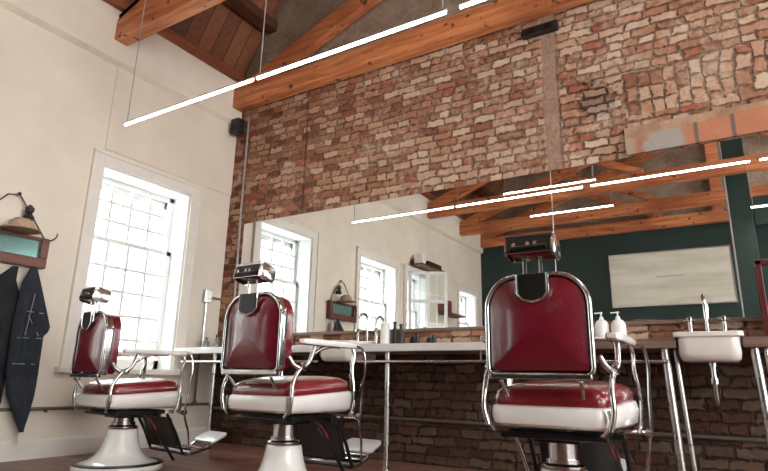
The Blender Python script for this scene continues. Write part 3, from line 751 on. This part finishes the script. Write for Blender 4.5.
    # head rest and its slide
    b = MB(); b.prism([(-.058, .10), (-.058, .02), (-.04, .0), (0, -.012), (.04, .0), (.058, .02), (.058, .10)], 1, -.012, .0)
    sl = part(b, 'slider_plate', 'iron', bevel=.003); sl.data.transform(Matrix.Translation((0, yb-.065, zb+Hb-.085)))
    b = MB(); b.tube([(-.062, 0, .10), (-.062, 0, .02), (-.042, 0, -.004), (0, 0, -.017), (.042, 0, -.004), (.062, 0, .02), (.062, 0, .10)], .007, 8)
    q = b.build('plate_rim', 'chrome', sl); q.data.transform(Matrix.Translation((0, yb-.07, zb+Hb-.085)))
    for sx in (-.034, .034):
        b = MB(); b.box(sx-.008, sx+.008, -.006, .006, -.05, .11); hp = part(b, 'headrest_post', 'chrome', bevel=.003); hp.data.transform(Matrix.Translation((0, yb-.045, zb+Hb)))
    hr = bpy.data.objects.new('headrest', None); COL.objects.link(hr); hr.parent = t; UP.append(hr); hr.location = (0, yb-.04, zb+Hb+.125); hr.scale = (.86, .95, 1.0); hr.rotation_euler = (math.radians(-14), 0, 0)
    sec = rrect(.115, .085, .028, 5)
    b = MB(); b.loft([[(x, p_*.9, q_*.9) for p_, q_ in sec] if abs(x) > .099 else [(x, p_, q_) for p_, q_ in sec] for x in (-.105, -.098, 0, .098, .105)]); b.build('pad', 'leather', hr).location = (0, .012, .008)
    b = MB(); b.box(-.108, .108, -.062, -.048, -.035, .030); b.cyl((-.09, -.064, -.02), (.09, -.064, -.02), .01, 10); b.build('mechanism', 'iron', hr, bevel=.003)
    b = MB(); b.tube([(-.115, -.055, .036), (.115, -.055, .036)], .009, 8); b.tube([(-.115, -.055, -.036), (.115, -.055, -.036)], .004, 8)
    for sx in (-.10, 0, .05): b.lathe([(.010, -.072), (.011, -.064)], (sx*.7, 0, -.006), 12, 'y')
    b.build('frame', 'chrome', hr)
    for sx in (-1, 1):
        b = MB(); b.loft([[(sx*(.108+dx), p_*k, q_*k) for p_, q_ in sec] for dx, k in ((0, 1.06), (.008, 1.08), (.014, .9))]); b.build('end_cap', 'chrome', hr)
    # arms
    for sx in (-1, 1):
        X = .268*sx
        b = MB(); b.loft([[(X+p_*.5*k, y, .792+q_*k) for p_, q_ in rrect(.13, .032, .015, 4)] for y, k in ((-.195, .55), (-.185, .85), (-.12, 1), (.20, 1), (.275, .9), (.29, .6))]); part(b, 'arm_pad', 'porcelain')
        b = MB()
        b.tube(smooth_path([(.245*sx, -.235, .43), (.262*sx, -.24, .50), (.258*sx, -.23, .58), (.262*sx, -.19, .645), (.272*sx, -.13, .69), (X, -.09, .785)]), [.011]*31, 10)
        b.tube(smooth_path([(.222*sx, -.235, .71), (.24*sx, -.21, .67), (.262*sx, -.17, .655), (.268*sx, -.14, .68)]), .013, 10)
        b.tube(smooth_path([(X, -.10, .73), (X, -.04, .76), (X, .04, .778), (X, .12, .780)]), .011, 10)
        b.lathe([(.022, -.012), (.022, .012)], (.265*sx, -.165, .662), 14, 'x')
        part(b, 'arm_bracket', 'chrome')
        b = MB(); b.tube(smooth_path([(X, .235, .782), (X+.01*sx, .245, .74), (X+.012*sx, .225, .66), (.298*sx, .22, .55), (.292*sx, .215, .44), (.28*sx, .20, .40)]), .009, 8)
        b.tube(smooth_path([(X, .20, .782), (X+.02*sx, .24, .79), (X+.052*sx, .27, .77), (X+.064*sx, .28, .68), (X+.058*sx, .27, .55), (.325*sx, .255, .42), (.31*sx, .27, .36), (.29*sx, .32, .26), (.265*sx, .35, .15)]), .011, 8, .6)
        b.lathe([(.02, -.012), (.02, .012)], (.315*sx, .255, .40), 12, 'x'); b.cyl((.315*sx, .255, .40), (.19*sx, .22, .40), .011, 8)
        part(b, 'front_strut', 'chrome')
    # leg rest
    b = MB()
    for sx in (-1, 1): b.tube([(sx*.215, .19, .385), (sx*.215, .27, .26), (sx*.215, .34, .12)], .010, 8)
    b.cyl((-.265, .36, .15), (.265, .36, .15), .009, 8); b.cyl((-.215, .34, .12), (.215, .34, .12), .010, 8)
    lr = part(b, 'leg_rest', 'iron')
    b = MB(); b.loft([[(p_, .235+q_*k, .36) for p_, q_ in rrect(.36, .03, .012, 3)] if z_ == 0 else [(p_*k, .235+.09*z_+q_, .36-.20*z_) for p_, q_ in rrect(.36, .03, .012, 3)] for z_, k in ((0, .8), (.05, 1), (.95, 1), (1, .9))]); b.build('calf_pad', 'darkpad', lr)
    b = MB()
    for sx in (-1, 1): b.tube(smooth_path([(sx*.17, .34, .12), (sx*.16, .42, .105), (sx*.14, .52, .115), (sx*.12, .62, .135), (sx*.11, .66, .165)]), .012, 8)
    for yy in (.37, .40, .43): b.cyl((-.165, yy, .115), (.165, yy, .112), .010, 8)
    b.cyl((-.13, .55, .13), (.13, .55, .13), .008, 8); b.cyl((-.10, .65, .145), (.10, .65, .145), .006, 8)
    part(b, 'foot_bracket', 'chrome')
    b = MB(); b.loft([[(p_, .70+q_, .18+.03*q_/.07) for p_, q_ in rrect(.27*k, .13*k, .03, 4)] if z_ == 0 else [(p_, .70+q_, .18+z_+.03*q_/.07) for p_, q_ in rrect(.27*k, .13*k, .03, 4)] for z_, k in ((0, .95), (.006, 1), (.018, 1), (.022, .94))]); part(b, 'foot_plate', 'castalu')
    # pump lever
    b = MB(); b.tube(smooth_path([(.16, .02, .40), (.19, .08, .34), (.20, .14, .26), (.21, .22, .16), (.21, .28, .08)]), .010, 8)
    b.cyl((.10, .0, .392), (.17, .03, .395), .014, 8)
    lv = part(b, 'pump_lever', 'iron')
    b = MB(); b.tube([(.183, .07, .355), (.197, .125, .29)], .013, 10); b.build('grip', 'redrubber', lv)
    return t, UP
chair, UP = make_chair()
chair['label'] = 'barber chair at the right seen square from behind, with dark wine red back'
chair.location = (3.78, -1.42, 0)
def place(loc, rz, dz, label):
    c = chair.copy(); COL.objects.link(c); c.location = loc; c.rotation_euler.z = rz; c['label'] = label
    for ch in list(chair.children):
        d = ch.copy(); COL.objects.link(d); d.parent = c
        if ch in UP: d.location.z += dz
        for g_ in list(ch.children):
            e = g_.copy(); COL.objects.link(e); e.parent = d
    return c
place((2.285, -1.51, 0), math.radians(-3), .0, 'middle barber chair with red back, standing between the left window and the long counter')
place((.85, -1.52, 0), math.radians(-8), -.035, 'barber chair standing alone in front of the left window, smallest of the three')

# ------------------------------------------------------------------ light
w = bpy.data.worlds.new('World'); S.world = w; w.use_nodes = True
T = NT(w); bg = T.n['Background']
tc = T.new('ShaderNodeTexCoord').outputs['Generated']; zz = T.sep(tc)[2]
T.put(bg.inputs[0], T.ramp(zz, [(.0, (.92, .93, .92)), (.5, (.98, .99, 1.0)), (1., (.88, .94, 1.0))]))
bg.inputs[1].default_value = 9.0

# ------------------------------------------------------------------ camera
f_, yaw, pitch, roll = 559.36, .5553, .2548, .0207
C = Vector((4.4587, -4.0162, .5978))
F = Vector((-math.sin(yaw)*math.cos(pitch), math.cos(yaw)*math.cos(pitch), math.sin(pitch)))
R = Vector((math.cos(yaw), math.sin(yaw), 0)); U = R.cross(F)
R2 = math.cos(roll)*R+math.sin(roll)*U; U2 = -math.sin(roll)*R+math.cos(roll)*U
cam = bpy.data.cameras.new('Camera'); co = bpy.data.objects.new('Camera', cam); COL.objects.link(co)
co.matrix_world = Matrix(((R2.x, U2.x, -F.x, C.x), (R2.y, U2.y, -F.y, C.y), (R2.z, U2.z, -F.z, C.z), (0, 0, 0, 1)))
cam.sensor_width = 36; cam.lens = 36*f_/768; cam.clip_start = .05
S.camera = co
S.cycles.max_bounces = 8; S.cycles.diffuse_bounces = 5; S.cycles.glossy_bounces = 4; S.cycles.transparent_max_bounces = 12
S.cycles.sample_clamp_indirect = 6; S.cycles.caustics_reflective = False; S.cycles.caustics_refractive = False
S.view_settings.view_transform = 'Standard'; S.view_settings.look = 'None'; S.view_settings.gamma = 1
S.view_settings.exposure = .48
